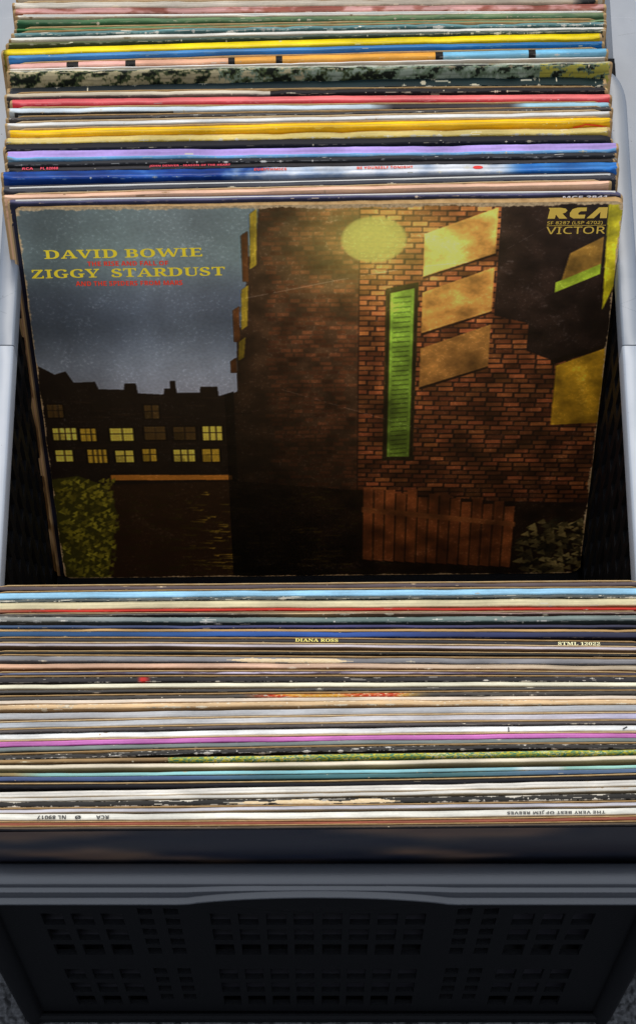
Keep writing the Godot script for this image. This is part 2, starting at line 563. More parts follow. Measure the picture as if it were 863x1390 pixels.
# a made-up night street in the tones of the printed cover: sky, a terrace, a brick wall under a round lamp
func cover_picture() -> ImageTexture:
	var n := 1024
	var im := Image.create(n, n, false, Image.FORMAT_RGB8)
	rng.seed = 41
	var dark := col("#1c1510")
	# sky, smooth from grey green down to a paler violet grey
	var sky := Image.create(4, 6, false, Image.FORMAT_RGB8)
	var tones := ["#68736f", "#73807c", "#5e676f", "#58616b", "#8b949f", "#9a9fa9"]
	for y in 6:
		for x in 4:
			sky.set_pixel(x, y, col(tones[y]).darkened(0.16 if x == 0 else 0.0).lightened(0.07 if x == 2 else 0.0))
	sky.resize(440, 520, Image.INTERPOLATE_CUBIC)
	im.fill(dark)
	im.blit_rect(sky, Rect2i(0, 0, 440, 520), Vector2i(0, 0))
	# tall dark house front beside the sky
	poly(im, [[0.40, 0], [1, 0], [1, 1], [0.33, 1], [0.335, 0.47], [0.352, 0.46], [0.355, 0.30], [0.366, 0.29], [0.38, 0.12], [0.392, 0.11]], col("#46301f"))
	# courses of faint bricks on it, brighter ones further right
	for r in 66:
		var y := 0.005 + r * 0.0115
		var x := 0.40 + rng.randf() * 0.02
		while x < 0.565:
			var bw := rng.randf_range(0.014, 0.021)
			if rng.randf() < 0.75:
				var q := rng.randf_range(0.6, 1.0)
				poly(im, [[x, y], [x + bw, y], [x + bw, y + 0.0085], [x, y + 0.0085]], Color(0.42 * q, 0.25 * q, 0.15 * q))
			x += bw + 0.0025
	# lit brick wall
	poly(im, [[0.565, 0.0], [1, 0], [1, 0.80], [0.565, 0.74]], col("#2a1a12"))
	for r in 60:
		var y := 0.0 + r * 0.0128
		var x := 0.567 - (0.012 if r % 2 == 0 else 0.0)
		while x < 1.0:
			var bw := rng.randf_range(0.023, 0.03)
			var q := rng.randf_range(0.5, 1.02)
			var sl := 0.045 * (x - 0.565)
			poly(im, [[maxf(0.567, x), y + sl], [x + bw, y + sl], [x + bw, y + sl + 0.0098], [maxf(0.567, x), y + sl + 0.0098]], Color(0.62 * q, (0.33 + 0.04 * rng.randf()) * q, 0.19 * q))
			x += bw + 0.0032
	# stone bands, shutter, pale panels
	for k in 3:
		var y := 0.04 + k * 0.141
		poly(im, [[0.675, y + 0.03], [0.795, y - 0.03], [0.795, y + 0.078], [0.675, y + 0.132]], Color(0.74, 0.51, 0.24).darkened(0.12 * k))
		poly(im, [[0.675, y + 0.132], [0.795, y + 0.078], [0.795, y + 0.083], [0.675, y + 0.139]], col("#2a1a10"))
	poly(im, [[0.612, 0.20], [0.668, 0.185], [0.668, 0.655], [0.612, 0.655]], col("#26200f"))
	poly(im, [[0.62, 0.212], [0.661, 0.20], [0.661, 0.645], [0.62, 0.645]], col("#66802a"))
	for k in 34:
		var y := 0.222 + k * 0.0125
		poly(im, [[0.626, y], [0.655, y - 0.003], [0.655, y], [0.626, y + 0.003]], col("#3f501c"))
	poly(im, [[0.915, 0.40], [1, 0.355], [1, 0.555], [0.915, 0.56]], col("#c09020"))
	poly(im, [[0.905, 0.385], [1, 0.34], [1, 0.355], [0.905, 0.40]], col("#1d140c"))
	poly(im, [[0.80, 0.0], [1.0, 0.0], [1.0, 0.345], [0.905, 0.385], [0.86, 0.36], [0.86, 0.29], [0.80, 0.27]], col("#221813"))
	poly(im, [[0.90, 0.19], [0.975, 0.145], [0.975, 0.17], [0.90, 0.215]], col("#8a9a2a"))
	poly(im, [[0.92, 0.12], [0.975, 0.08], [0.975, 0.145], [0.91, 0.185]], col("#8a6428"))
	poly(im, [[0.975, 0.0], [1, 0.0], [1, 0.2], [0.985, 0.26]], col("#b8a81e"))
	# lit slots up the edge of the house front
	for k in [[0.385, 0.02, 0.15], [0.366, 0.2, 0.3], [0.358, 0.33, 0.38]]:
		poly(im, [[k[0], k[1]], [k[0] + 0.012, k[1] - 0.012], [k[0] + 0.008, k[2] - 0.01], [k[0] - 0.003, k[2]]], col("#c2a02e"))
		poly(im, [[k[0] - 0.016, k[1] + 0.05], [k[0] - 0.005, k[1] + 0.04], [k[0] - 0.006, k[2] + 0.03], [k[0] - 0.016, k[2] + 0.03]], col("#7e4a24"))
	# the terrace: stepped roofs, stacks, windows of several kinds
	poly(im, [[0, 0.385], [0.03, 0.41], [0.05, 0.402], [0.062, 0.432], [0.10, 0.43], [0.105, 0.45], [0.15, 0.452], [0.152, 0.436], [0.172, 0.436], [0.174, 0.462], [0.22, 0.466], [0.222, 0.45], [0.232, 0.45], [0.233, 0.43], [0.242, 0.43], [0.243, 0.462], [0.285, 0.462], [0.286, 0.446], [0.316, 0.446], [0.318, 0.472], [0.345, 0.46], [0.345, 0.72], [0, 0.72]], dark)
	for k in 44:
		var x := rng.randf() * 0.32
		var y := rng.randf_range(0.47, 0.65)
		poly(im, [[x, y], [x + rng.randf_range(0.02, 0.08), y], [x + 0.03, y + 0.003]], col("#2a1f16"))
	for r in 3:
		for k in 6:
			if r == 0 and k != 0 and k != 3: continue
			var x0 := 0.012 + k * 0.055 + rng.randf_range(-0.005, 0.006)
			var y0 := 0.492 + r * 0.062 + rng.randf_range(-0.003, 0.003)
			var w := rng.randf_range(0.024, 0.043)
			var h := rng.randf_range(0.032, 0.04)
			var lit := rng.randf()
			var c := col("#e0c850") if lit < 0.5 else (col("#b8942e") if lit < 0.75 else col("#4e3a1c"))
			poly(im, [[x0 - 0.003, y0 - 0.003], [x0 + w + 0.003, y0 - 0.003], [x0 + w + 0.003, y0 + h + 0.003], [x0 - 0.003, y0 + h + 0.003]], col("#0f0b08"))
			poly(im, [[x0, y0], [x0 + w, y0], [x0 + w, y0 + h], [x0, y0 + h]], c)
			if rng.randf() < 0.45:
				poly(im, [[x0, y0 + h * 0.5], [x0 + w * 0.4, y0 + h * 0.35], [x0 + w * 0.55, y0 + h], [x0, y0 + h]], c.darkened(0.22))
			var bars := 1 + rng.randi() % 3
			for q in bars:
				var bx := x0 + w * (q + 1.0) / (bars + 1.0)
				poly(im, [[bx, y0], [bx + 0.0018, y0], [bx + 0.0018, y0 + h], [bx, y0 + h]], dark)
			poly(im, [[x0, y0 + h * 0.42], [x0 + w, y0 + h * 0.42], [x0 + w, y0 + h * 0.42 + 0.0018], [x0, y0 + h * 0.42 + 0.0018]], dark)
	poly(im, [[0.11, 0.688], [0.335, 0.692], [0.335, 0.706], [0.11, 0.704]], col("#b8742a"))
	# wet paving with streaks of light, a clipped hedge and a board fence
	poly(im, [[0, 0.72], [0.345, 0.71], [0.56, 0.74], [1, 0.80], [1, 1], [0, 1]], col("#2c1d10"))
	for k in 320:
		var x := rng.randf_range(0.1, 0.62)
		var y := rng.randf_range(0.74, 0.99)
		var w := rng.randf_range(0.01, 0.05) * (0.4 + 3.0 * (y - 0.7))
		var nearness := maxf(exp(-pow((x - 0.30) * 18.0, 2.0)), 0.5 * exp(-pow((x - 0.45) * 12.0, 2.0)))
		var q := 0.26 + 0.75 * nearness * rng.randf()
		poly(im, [[x, y], [x + w, y - 0.001], [x + w * 0.8, y + 0.004]], Color(0.62 * q, 0.50 * q, 0.18 * q))
	poly(im, [[0, 0.70], [0.05, 0.69], [0.10, 0.72], [0.115, 0.80], [0.085, 1], [0, 1]], col("#3a380f"))
	for k in 420:
		var x := rng.randf() * 0.108
		var y := rng.randf_range(0.70, 1.0)
		if x > 0.115 - (y - 0.8) * 0.14: continue
		var q := rng.randf_range(0.35, 1.0)
		poly(im, [[x, y], [x + 0.011, y - 0.008], [x + 0.008, y + 0.007]], Color(0.60 * q, 0.56 * q, 0.16 * q))
	for k in 14:
		var x := 0.578 + k * 0.0205
		var q := rng.randf_range(0.75, 1.0)
		var y := 0.735 + 0.004 * k + rng.randf_range(-0.012, 0.008)
		poly(im, [[x, y], [x + 0.0185, y], [x + 0.0185, 0.955 + 0.002 * k], [x, 0.95 + 0.002 * k]], Color(0.62 * q, 0.34 * q, 0.17 * q))
	poly(im, [[0.575, 0.79], [0.866, 0.84], [0.866, 0.855], [0.575, 0.806]], col("#94572c"))
	for k in 260:
		var a := rng.randf() * TAU
		var d := sqrt(rng.randf())
		var x := 0.945 + cos(a) * d * 0.085
		var y := 0.93 + sin(a) * d * 0.10
		var q := rng.randf_range(0.2, 1.0)
		poly(im, [[x, y], [x + 0.014, y - 0.012], [x + 0.018, y + 0.006]], Color(0.72 * q, 0.63 * q, 0.37 * q))
	# slight softness of a print, then the light in the scene
	im.resize(430, 430, Image.INTERPOLATE_LANCZOS)
	im.resize(n, n, Image.INTERPOLATE_CUBIC)
	var px := im.get_data()
	for y in n:
		for x in n:
			var o := (y * n + x) * 3
			var at := y * AW + x
			var g := noise_c[at] / 255.0
			var l := noise_a[at] / 255.0
			var streak := noise_b[(x % 1152) * AW + (y / 6)] / 255.0
			var k := 1.12 + 0.16 * (g - 0.5) + 0.2 * (streak - 0.5) + 0.12 * (l - 0.5)
			var rad := 1.0
			var lamp := 0.0
			if x > 430 or (x > 335 and px[o] > px[o + 2]):
				var dx := (x - 604.0) / 1024.0
				var dy := (y - 84.0) / 1024.0
				var d2 := dx * dx + dy * dy
				rad = (0.62 + 0.8 * l) * (0.50 + 1.25 / (1.0 + d2 * 9.0)) * (0.35 + 0.65 * smoothstep(300.0, 720.0, x + 0.25 * (512.0 - absf(y - 400.0))))
				lamp = maxf(smoothstep(0.064, 0.05, sqrt(d2)) * (0.97 - 60.0 * maxf(0.0, d2 - 0.0008)), 0.5 * exp(-d2 * 55.0))
			if ((x + y) % 4) < 2: k += 0.02
			var add := 0.0
			var rr := Vector2(x - 512.0, y - 516.0).length()
			if absf(rr - 478.0) < 4.0 + 6.0 * l and l * 0.5 + g * 0.5 > 0.55: add += 14.0 * g
			if absf(y - 200.0 - 60.0 * sin(x * 0.0045 + 1.0)) < 1.4 and l > 0.50 and x > 380: add += 30.0
			if absf((x - 560.0) * 0.45 - (y - 520.0)) < 1.2 and x > 440 and x < 700 and g > 0.45: add += 30.0
			if absf((x - 820.0) * -0.8 - (y - 120.0)) < 1.0 and x > 770 and x < 900 and l > 0.4: add += 22.0
			if g > 0.74 and l > 0.5: add += 18.0
			var e := mini(mini(x, n - 1 - x), mini(y, n - 1 - y))
			var te := 2.0 + 8.0 * (l - 0.5) + 4.0 * (g - 0.5)
			if y < 20: te += 6.0
			var w := clampf((te - e) * 0.4, 0.0, 1.0)
			for q in 3:
				var v := px[o + q] * k * rad
				v = lerpf(v, [255.0, 246.0, 118.0][q] * (0.96 + 0.06 * g), lamp) + add
				v = lerpf(v, [206.0, 176.0, 132.0][q] * (0.75 + 0.4 * g), w)
				px[o + q] = int(clampf(v, 0, 255))
	return ImageTexture.create_from_image(Image.create_from_data(n, n, false, Image.FORMAT_RGB8, px))

func picture_sleeve(mats: Array) -> void:
	var o := thing("picture_record_sleeve", "worn record sleeve with a night street picture and yellow album title, facing front", "record sleeve")
	var s := 0.3145
	var hg := 0.3122
	var t := 0.0034
	# foot at the crate floor; its top leans back with the row behind it
	o.position = Vector3(0.0025, FLOOR, -0.6058 - 0.0018)
	o.rotation_degrees = Vector3(-BACK_LEAN, 0.55, 0.18)
	var m := StandardMaterial3D.new()
	m.albedo_texture = cover_picture()
	m.roughness = 0.42
	m.metallic_specular = 0.45
	m.normal_enabled = true
	m.normal_texture = grain(0.06, 12, 2.0)
	m.normal_scale = 0.12
	var rc := [0.003, 0.004, 0.007, 0.005]
	var out := PackedVector2Array()
	var cs := [Vector2(0, hg), Vector2(s, hg), Vector2(s, 0), Vector2(0, 0)]
	for k in 4:
		var c: Vector2 = cs[k]
		var inw := Vector2(1 if c.x == 0 else -1, 1 if c.y == 0 else -1)
		var ctr: Vector2 = c + inw * rc[k]
		for a in 7:
			var ang := PI - PI / 2.0 * k - PI / 2.0 * a / 6.0
			out.append(ctr + Vector2(cos(ang), sin(ang)) * rc[k])
	# dense edge points so that the border can be slightly uneven
	var ring := PackedVector2Array()
	rng.seed = 5
	for i in out.size():
		var a := out[i]
		var b := out[(i + 1) % out.size()]
		var k := maxi(1, int(a.distance_to(b) / 0.01))
		for q in k:
			ring.append(a.lerp(b, float(q) / k) + Vector2(rng.randf_range(-1, 1), rng.randf_range(-1, 1)) * 0.00022)
	var tri := Geometry2D.triangulate_polygon(ring)
	var st := SurfaceTool.new()
	st.begin(Mesh.PRIMITIVE_TRIANGLES)
	st.set_smooth_group(-1)
	for i in range(0, tri.size(), 3):
		var p := [ring[tri[i]], ring[tri[i + 1]], ring[tri[i + 2]]]
		if (p[1] - p[0]).cross(p[2] - p[0]) > 0.0: p.reverse()
		for v in p:
			st.set_uv(Vector2(v.x / s, 1.0 - v.y / hg))
			st.add_vertex(Vector3(v.x - s * 0.5, v.y, t * 0.5))
	var front := finish(st)
	var st2 := SurfaceTool.new()
	st2.begin(Mesh.PRIMITIVE_TRIANGLES)
	st2.set_smooth_group(-1)
	for i in ring.size():
		var a := ring[i]
		var b := ring[(i + 1) % ring.size()]
		face(st2, [Vector3(a.x - s / 2, a.y, t / 2), Vector3(b.x - s / 2, b.y, t / 2), Vector3(b.x - s / 2, b.y, -t / 2), Vector3(a.x - s / 2, a.y, -t / 2)], Vector3((a + b).x - s, (a + b).y - hg, 0))
	for i in range(0, tri.size(), 3):
		face(st2, [Vector3(ring[tri[i]].x - s / 2, ring[tri[i]].y, -t / 2), Vector3(ring[tri[i + 1]].x - s / 2, ring[tri[i + 1]].y, -t / 2), Vector3(ring[tri[i + 2]].x - s / 2, ring[tri[i + 2]].y, -t / 2)], Vector3.FORWARD)
	part("jacket", finish(st2), mats[3], o, "worn tan card edges of the night street sleeve")
	part("front_picture", front, m, o)
	# title lettering
	var slab := SystemFont.new()
	slab.font_names = PackedStringArray(["Droid Serif"])
	slab.font_weight = 700
	var sans := SystemFont.new()
	sans.font_names = PackedStringArray(["Droid Sans"])
	sans.font_weight = 700
	var thin := SystemFont.new()
	thin.font_names = PackedStringArray(["Droid Sans"])
	var yellow := plain_mat(col("#ffe238"), 0.5)
	var red := plain_mat(col("#ff4a30"), 0.5)
	var gold := plain_mat(col("#e2bc50"), 0.5)
	var lines := [
		["DAVID BOWIE", 0.038, 0.303, 0.090, 0.1135, slab, yellow],
		["THE RISE AND FALL OF", 0.109, 0.245, 0.1195, 0.132, sans, red],
		["ZIGGY  STARDUST", 0.012, 0.339, 0.136, 0.160, slab, yellow],
		["AND THE SPIDERS FROM MARS", 0.086, 0.267, 0.167, 0.180, sans, red],
		["SF 8287 (LSP 4702)", 0.877, 0.969, 0.036, 0.0455, thin, gold],
		["VICTOR", 0.877, 0.975, 0.049, 0.068, thin, gold],
	]
	for l in lines:
		var w: float = (l[2] - l[1]) * s
		var h: float = (l[4] - l[3]) * s
		var q := letters(l[0], l[5], w, h, l[6])
		q.name = "title_lettering"
		o.add_child(q, true)
		q.position = Vector3((l[1] + l[2]) * 0.5 * s - s * 0.5, hg - ((l[3] + l[4]) * 0.5 + 0.007) * hg, t * 0.5 + 0.00012)
		if l[5] == slab:
			q.rotation_degrees.z = 0.5
	# the label mark: three heavy slanted letters, and a rule
	var mark := SurfaceTool.new()
	mark.begin(Mesh.PRIMITIVE_TRIANGLES)
	mark.set_smooth_group(-1)
	var shapes := [
		[[0.0, 0.0], [0.6, 0.0], [0.86, 0.08], [0.95, 0.26], [0.86, 0.46], [0.72, 0.54], [0.98, 1.0], [0.58, 1.0], [0.4, 0.62], [0.36, 1.0], [0.0, 1.0], [0.08, 0.18]],
		[[1.9, 0.0], [1.9, 0.34], [1.62, 0.34], [1.5, 0.5], [1.52, 0.66], [1.86, 0.66], [1.84, 1.0], [1.28, 1.0], [1.1, 0.82], [1.08, 0.5], [1.2, 0.14], [1.44, 0.0]],
		[[1.94, 1.0], [2.5, 0.0], [2.94, 0.0], [2.94, 1.0], [2.6, 1.0], [2.6, 0.42], [2.3, 1.0]],
	]
	var x0 := 0.877 * s - s / 2
	var wu := 0.098 * s / 2.94
	for p in shapes:
		var pts := PackedVector2Array()
		for v in p:
			pts.append(Vector2(v[0], v[1]))
		var tr := Geometry2D.triangulate_polygon(pts)
		for i in range(0, tr.size(), 3):
			var f := []
			for k in 3:
				var v := pts[tr[i + k]]
				f.append(Vector3(x0 + v.x * wu, hg - (0.0125 + v.y * 0.025) * hg, t / 2 + 0.0002))
			face(mark, f, Vector3.BACK)
	face(mark, [Vector3(x0, hg - 0.0533 * hg, t / 2 + 0.0002), Vector3(x0 + 0.098 * s, hg - 0.0533 * hg, t / 2 + 0.0002), Vector3(x0 + 0.098 * s, hg - 0.0543 * hg, t / 2 + 0.0002), Vector3(x0, hg - 0.0543 * hg, t / 2 + 0.0002)], Vector3.BACK)
	part("label_mark", finish(mark), gold, o)

# ---------------------------------------------------------------- the crate
# wall with rectangular holes; put(u, v, w) maps across, up and through the wall to a point
func holed_wall(us: Array, vs: Array, is_hole: Callable, put: Callable) -> ArrayMesh:
	var st := SurfaceTool.new()
	st.begin(Mesh.PRIMITIVE_TRIANGLES)
	st.set_smooth_group(-1)
	var nu := us.size() - 1
	var nv := vs.size() - 1
	var solid := func(i: int, j: int) -> bool:
		if i < 0 or j < 0 or i >= nu or j >= nv: return false
		return not is_hole.call((us[i] + us[i + 1]) * 0.5, (vs[j] + vs[j + 1]) * 0.5)
	var mid: Vector3 = put.call(0.0, vs[0], 0.0)
	var n: Vector3 = (put.call(0.0, vs[0], 1.0) - mid).normalized()
	for i in nu:
		for j in nv:
			if not solid.call(i, j): continue
			var p := func(a: int, b: int, w: float) -> Vector3: return put.call(us[i + a], vs[j + b], w)
			face(st, [p.call(0, 0, 0.0), p.call(1, 0, 0.0), p.call(1, 1, 0.0), p.call(0, 1, 0.0)], -n)
			face(st, [p.call(0, 0, 1.0), p.call(1, 0, 1.0), p.call(1, 1, 1.0), p.call(0, 1, 1.0)], n)
			var ctr: Vector3 = (p.call(0, 0, 0.5) + p.call(1, 1, 0.5)) * 0.5
			for e in [[-1, 0, 0, 0, 0, 1], [1, 0, 1, 0, 1, 1], [0, -1, 0, 0, 1, 0], [0, 1, 0, 1, 1, 1]]:
				if solid.call(i + e[0], j + e[1]): continue
				var a: Vector3 = p.call(e[2], e[3], 0.0)
				var b: Vector3 = p.call(e[4], e[5], 0.0)
				var c: Vector3 = p.call(e[4], e[5], 1.0)
				var d: Vector3 = p.call(e[2], e[3], 1.0)
				face(st, [a, b, c, d], (a + c) * 0.5 - ctr)
	return finish(st)

func h_to_y(h: float) -> float:   # centimetres below the camera to metres above the ground
	return CAM_HEIGHT - h * 0.01

func crate() -> void:
	var o := thing("record_crate", "black plastic record crate with slotted walls and pale grey side flaps", "crate")
	var black := StandardMaterial3D.new()
	black.albedo_color = Color(0.0055, 0.0058, 0.0068).linear_to_srgb()
	black.roughness = 0.5
	black.metallic_specular = 0.16
	black.normal_enabled = true
	black.normal_texture = grain(0.09, 3, 5.0)
	black.normal_scale = 0.5
	black.uv1_triplanar = true
	black.uv1_scale = Vector3.ONE * 26.0
	var lipm := black.duplicate() as StandardMaterial3D
	lipm.albedo_color = Color(0.034, 0.038, 0.047).linear_to_srgb()
	lipm.roughness = 0.3
	lipm.metallic_specular = 0.72
	lipm.normal_texture = grain(0.09, 3, 3.0)
	lipm.normal_scale = 0.28
	lipm.uv1_scale = Vector3.ONE * 55.0
	black.normal_scale = 0.15
	# columns of holes in the front wall: wide, narrow, wide
	var cols := []
	for c in [0.72, 2.1, 3.5, 4.9]: cols.append([c, 0.5])
	for c in [7.3, 8.6]: cols.append([c, 0.36])
	for c in [10.3, 11.8, 13.3]: cols.append([c, 0.54])
	var us := [-16.4, 16.4]
	for c in cols:
		for sgn in [-1.0, 1.0]:
			us.append(sgn * (c[0] - c[1]))
			us.append(sgn * (c[0] + c[1]))
	us.sort()
	var wide := []
	var fine := []
	for k in 3: wide.append([122.6 + k * 2.95, 124.7 + k * 2.95])
	for k in 3: wide.append([133.6 + k * 2.95, 135.7 + k * 2.95])
	for k in 5: fine.append([121.6 + k * 1.9, 122.8 + k * 1.9])
	for k in 4: fine.append([133.4 + k * 1.9, 134.6 + k * 1.9])
	var vs := [117.0, 143.9]
	for e in wide + fine:
		for q in e:
			if not vs.has(q): vs.append(q)
	vs.sort()
	var hole := func(u: float, v: float) -> bool:
		for c in cols:
			if absf(absf(u) - c[0]) < c[1]:
				for e in (fine if c[1] < 0.4 else wide):
					if v > e[0] and v < e[1]: return true
		return false
	part("front_wall", holed_wall(us, vs, hole, func(u: float, v: float, w: float) -> Vector3:
		return Vector3(u * 0.01 * (1.0 - 0.0012 * (v - 117.0)), h_to_y(v), -0.339 - 0.003 * w)), black, o)
	part("back_wall", holed_wall(us, vs, hole, func(u: float, v: float, w: float) -> Vector3:
		return Vector3(u * 0.01, h_to_y(v), -0.805 - 0.003 * w)), black, o)
	# side walls: rows of upright slots
	var us2 := [34.2, 80.5]
	var scol := []
	for k in 29:
		var c := 36.2 + k * 1.5
		scol.append(c)
		us2.append(c - 0.42)
		us2.append(c + 0.42)
	us2.sort()
	var vs2 := [117.0, 143.9]
	var srow := []
	for k in 6:
		srow.append([119.6 + k * 3.8, 122.5 + k * 3.8])
		vs2.append_array(srow[k])
	vs2.sort()
	var hole2 := func(u: float, v: float) -> bool:
		for c in scol:
			if absf(u - c) < 0.42:
				for e in srow:
					if v > e[0] and v < e[1]: return true
		return false
	for sgn in [-1.0, 1.0]:
		part("side_wall", holed_wall(us2, vs2, hole2, func(u: float, v: float, w: float) -> Vector3:
			return Vector3(sgn * (0.1612 + 0.003 * w), h_to_y(v), -u * 0.01)), black, o)
		for k in 5:
			# stiffening ribs on the outside and inside of the side wall
			var zr := -0.385 - k * 0.095
			part("rib", box_mesh(Vector3(sgn * 0.1655 - 0.0012, 0.004, zr - 0.002), Vector3(sgn * 0.1655 + 0.0012, 0.262, zr + 0.002), 0.0006), black, o)
		# corner posts
		for zz in [-0.339, -0.808]:
			part("corner_post", post(Vector3(sgn * 0.1655, 0.0, zz), sgn), black, o)
	part("crate_floor", box_mesh(Vector3(-0.161, 0.006, -0.8045), Vector3(0.161, FLOOR, -0.3425), 0.002), black, o)
	# base rails
	part("base_rail", box_mesh(Vector3(-0.1615, 0.0005, -0.3388), Vector3(0.1615, 0.012, -0.3345), 0.0015), black, o)
	# front lip, swept along x; its two beads rise into a shallow arch over the hand grip
	var rows := []
	var xs := 72
	for i in xs + 1:
		var x := -17.2 + 34.4 * i / xs
		var g := maxf(0.0, 1.0 - (x / 6.3) * (x / 6.3))
		g = pow(g, 0.8)
		var corner := maxf(0.0, absf(x) - 16.0)
		var back := 0.35 * corner * corner
		var sec := []
		for p in [[34.5, 118.6], [34.53, 116.4], [34.5, 116.0], [34.38, 115.8], [34.15, 115.72], [33.9, 115.7], [33.72, 115.71], [33.56, 115.75], [33.45, 115.82], [33.4, 115.92], [33.41, 116.02],
			[33.45, 116.2 - 0.1 * g], [33.46, 116.36 - 0.3 * g], [33.42, 116.43 - 0.35 * g], [33.27, 116.46 - 0.36 * g], [33.2, 116.51 - 0.37 * g], [33.22, 116.58 - 0.37 * g], [33.36, 116.66 - 0.38 * g], [33.44, 116.74 - 0.4 * g], [33.46, 117.3 - 0.8 * g],
			[33.45, 118.05 - 1.18 * g], [33.41, 118.17 - 1.2 * g], [33.2, 118.2 - 1.2 * g], [33.12, 118.26 - 1.2 * g], [33.13, 118.36 - 1.2 * g], [33.3, 118.5 - 1.2 * g], [33.5, 118.56 - 1.2 * g], [33.86, 118.6 - 1.2 * g], [33.88, 119.0]]:
			sec.append(Vector3(x * 0.01, h_to_y(p[1]), -(p[0] + back) * 0.01))
		rows.append(sec)
	var st := SurfaceTool.new()
	st.begin(Mesh.PRIMITIVE_TRIANGLES)
	st.set_smooth_group(0)
	skin(st, rows)
	part("front_lip", finish(st), lipm, o)
	# smooth hand grip panel under the arch
	var gp := []
	for i in 25:
		var x := -6.1 + 12.2 * i / 24.0
		var a := 1.0 - (x / 6.1) * (x / 6.1)
		var sec := []
		for p in [[33.87, 117.8], [33.62, 118.2], [33.58, 118.8 + 2.0 * a], [33.66, 119.4 + 2.2 * a], [33.88, 119.5 + 2.3 * a]]:
			sec.append(Vector3(x * 0.01, h_to_y(p[1]), -p[0] * 0.01))
		gp.append(sec)
	var st3 := SurfaceTool.new()
	st3.begin(Mesh.PRIMITIVE_TRIANGLES)
	st3.set_smooth_group(0)
	skin(st3, gp)
	part("hand_grip", finish(st3), black, o)
	side_flaps(o)

func post(at: Vector3, sgn: float) -> ArrayMesh:
	var rows := []
	for i in 9:
		var a := TAU * i / 8.0 + PI / 8
		rows.append([Vector3(at.x - sgn * 0.004 + cos(a) * 0.006, 0.001, at.z + sin(a) * 0.006), Vector3(at.x + cos(a) * 0.0075, 0.268, at.z + sin(a) * 0.0075)])
	var st := SurfaceTool.new()
	st.begin(Mesh.PRIMITIVE_TRIANGLES)
	st.set_smooth_group(0)
	skin(st, rows, true)
	return finish(st)

# pale plastic with fine scratches, rubs and specks of dirt
func scuffed(a: Color, b: Color, sd: int) -> ImageTexture:
	var n := 1024
	var nz := noise_bytes(0.006, sd, n, n, 5)
	var px := PackedByteArray()
	px.resize(n * n * 3)
	for i in n * n:
		var c := a.lerp(b, nz[i] / 255.0)
		px[i * 3] = int(c.r * 255)
		px[i * 3 + 1] = int(c.g * 255)
		px[i * 3 + 2] = int(c.b * 255)
	var im := Image.create_from_data(n, n, false, Image.FORMAT_RGB8, px)
	rng.seed = sd
	for k in 70:
		var p := Vector2(rng.randf(), rng.randf()) * n
		var ang := rng.randf() * TAU
		var turn := rng.randfn(0.0, 0.004)
		var tint := a.lerp(b, 0.5).lightened(0.16) if rng.randf() < 0.6 else a.darkened(0.22)
		for i in rng.randi_range(20, 220):
			p += Vector2(cos(ang), sin(ang))
			ang += turn
			if rng.randf() < 0.75:
				var q := Vector2i(posmod(int(p.x), n), posmod(int(p.y), n))
				im.set_pixelv(q, im.get_pixelv(q).lerp(tint, 0.55))
	for k in 420:
		var r := rng.randi_range(1, 2)
		im.fill_rect(Rect2i(rng.randi_range(0, n - 3), rng.randi_range(0, n - 3), r, r), a.darkened(rng.randf_range(0.1, 0.4)))
	return ImageTexture.create_from_image(im)

func side_flaps(o: Node3D) -> void:
	var pale := StandardMaterial3D.new()
	pale.albedo_texture = scuffed(col("#767d87"), col("#828993"), 8)
	pale.uv1_triplanar = true
	pale.uv1_scale = Vector3.ONE * 3.0
	pale.roughness = 0.38
	pale.metallic_specular = 0.5
	pale.normal_enabled = true
	pale.normal_texture = grain(0.03, 5, 1.2)
	pale.normal_scale = 0.15
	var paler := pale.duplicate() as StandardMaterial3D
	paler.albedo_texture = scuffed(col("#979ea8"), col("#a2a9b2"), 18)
	for sgn in [-1.0, 1.0]:
		# raised border with a rounded rear corner, in two lengths that meet at a joint
		var top := h_to_y(116.7)
		var rows := []
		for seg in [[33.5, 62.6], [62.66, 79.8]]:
			rows = []
			for i in 31:
				var b: float = seg[0] + (seg[1] - seg[0]) * i / 30.0
				if seg[1] > 70.0:
					b = seg[0] + (seg[1] - seg[0]) * sin(PI / 2 * i / 30.0)
				var wd := 1.04
				var q := (b - (79.8 - 2.2)) / 2.2
				if q > 0.0: wd = 1.04 * sqrt(maxf(0.0, 1.0 - q * q))
				var sec := []
				for p in [[0.0, 1.6], [0.0, 0.12], [0.05, 0.03], [0.14, 0.0], [wd - 0.22, 0.0], [wd - 0.1, 0.03], [wd - 0.03, 0.1], [wd, 0.22], [wd + 0.02, 0.55]]:
					sec.append(Vector3(sgn * (15.86 + maxf(0.0, p[0])) * 0.01, top - p[1] * 0.01, -b * 0.01))
				rows.append(sec)
			var st := SurfaceTool.new()
			st.begin(Mesh.PRIMITIVE_TRIANGLES)
			st.set_smooth_group(0)
			skin(st, rows, sgn > 0.0)
			st.set_smooth_group(-1)
			for e in [0, 30]:
				face(st, rows[e], Vector3(0, 0, 1 if e == 0 else -1))
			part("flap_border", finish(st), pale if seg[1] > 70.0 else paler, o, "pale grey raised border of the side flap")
		# the flap itself, lying just below the border
		var lo := Vector3(0.1605 if sgn > 0 else -0.31, top - 0.014, -0.98)
		var hi := Vector3(0.31 if sgn > 0 else -0.1605, top - 0.0035, -0.336)
		part("side_flap", box_mesh(lo, hi, 0.003), pale, o, "pale grey plastic side flap")

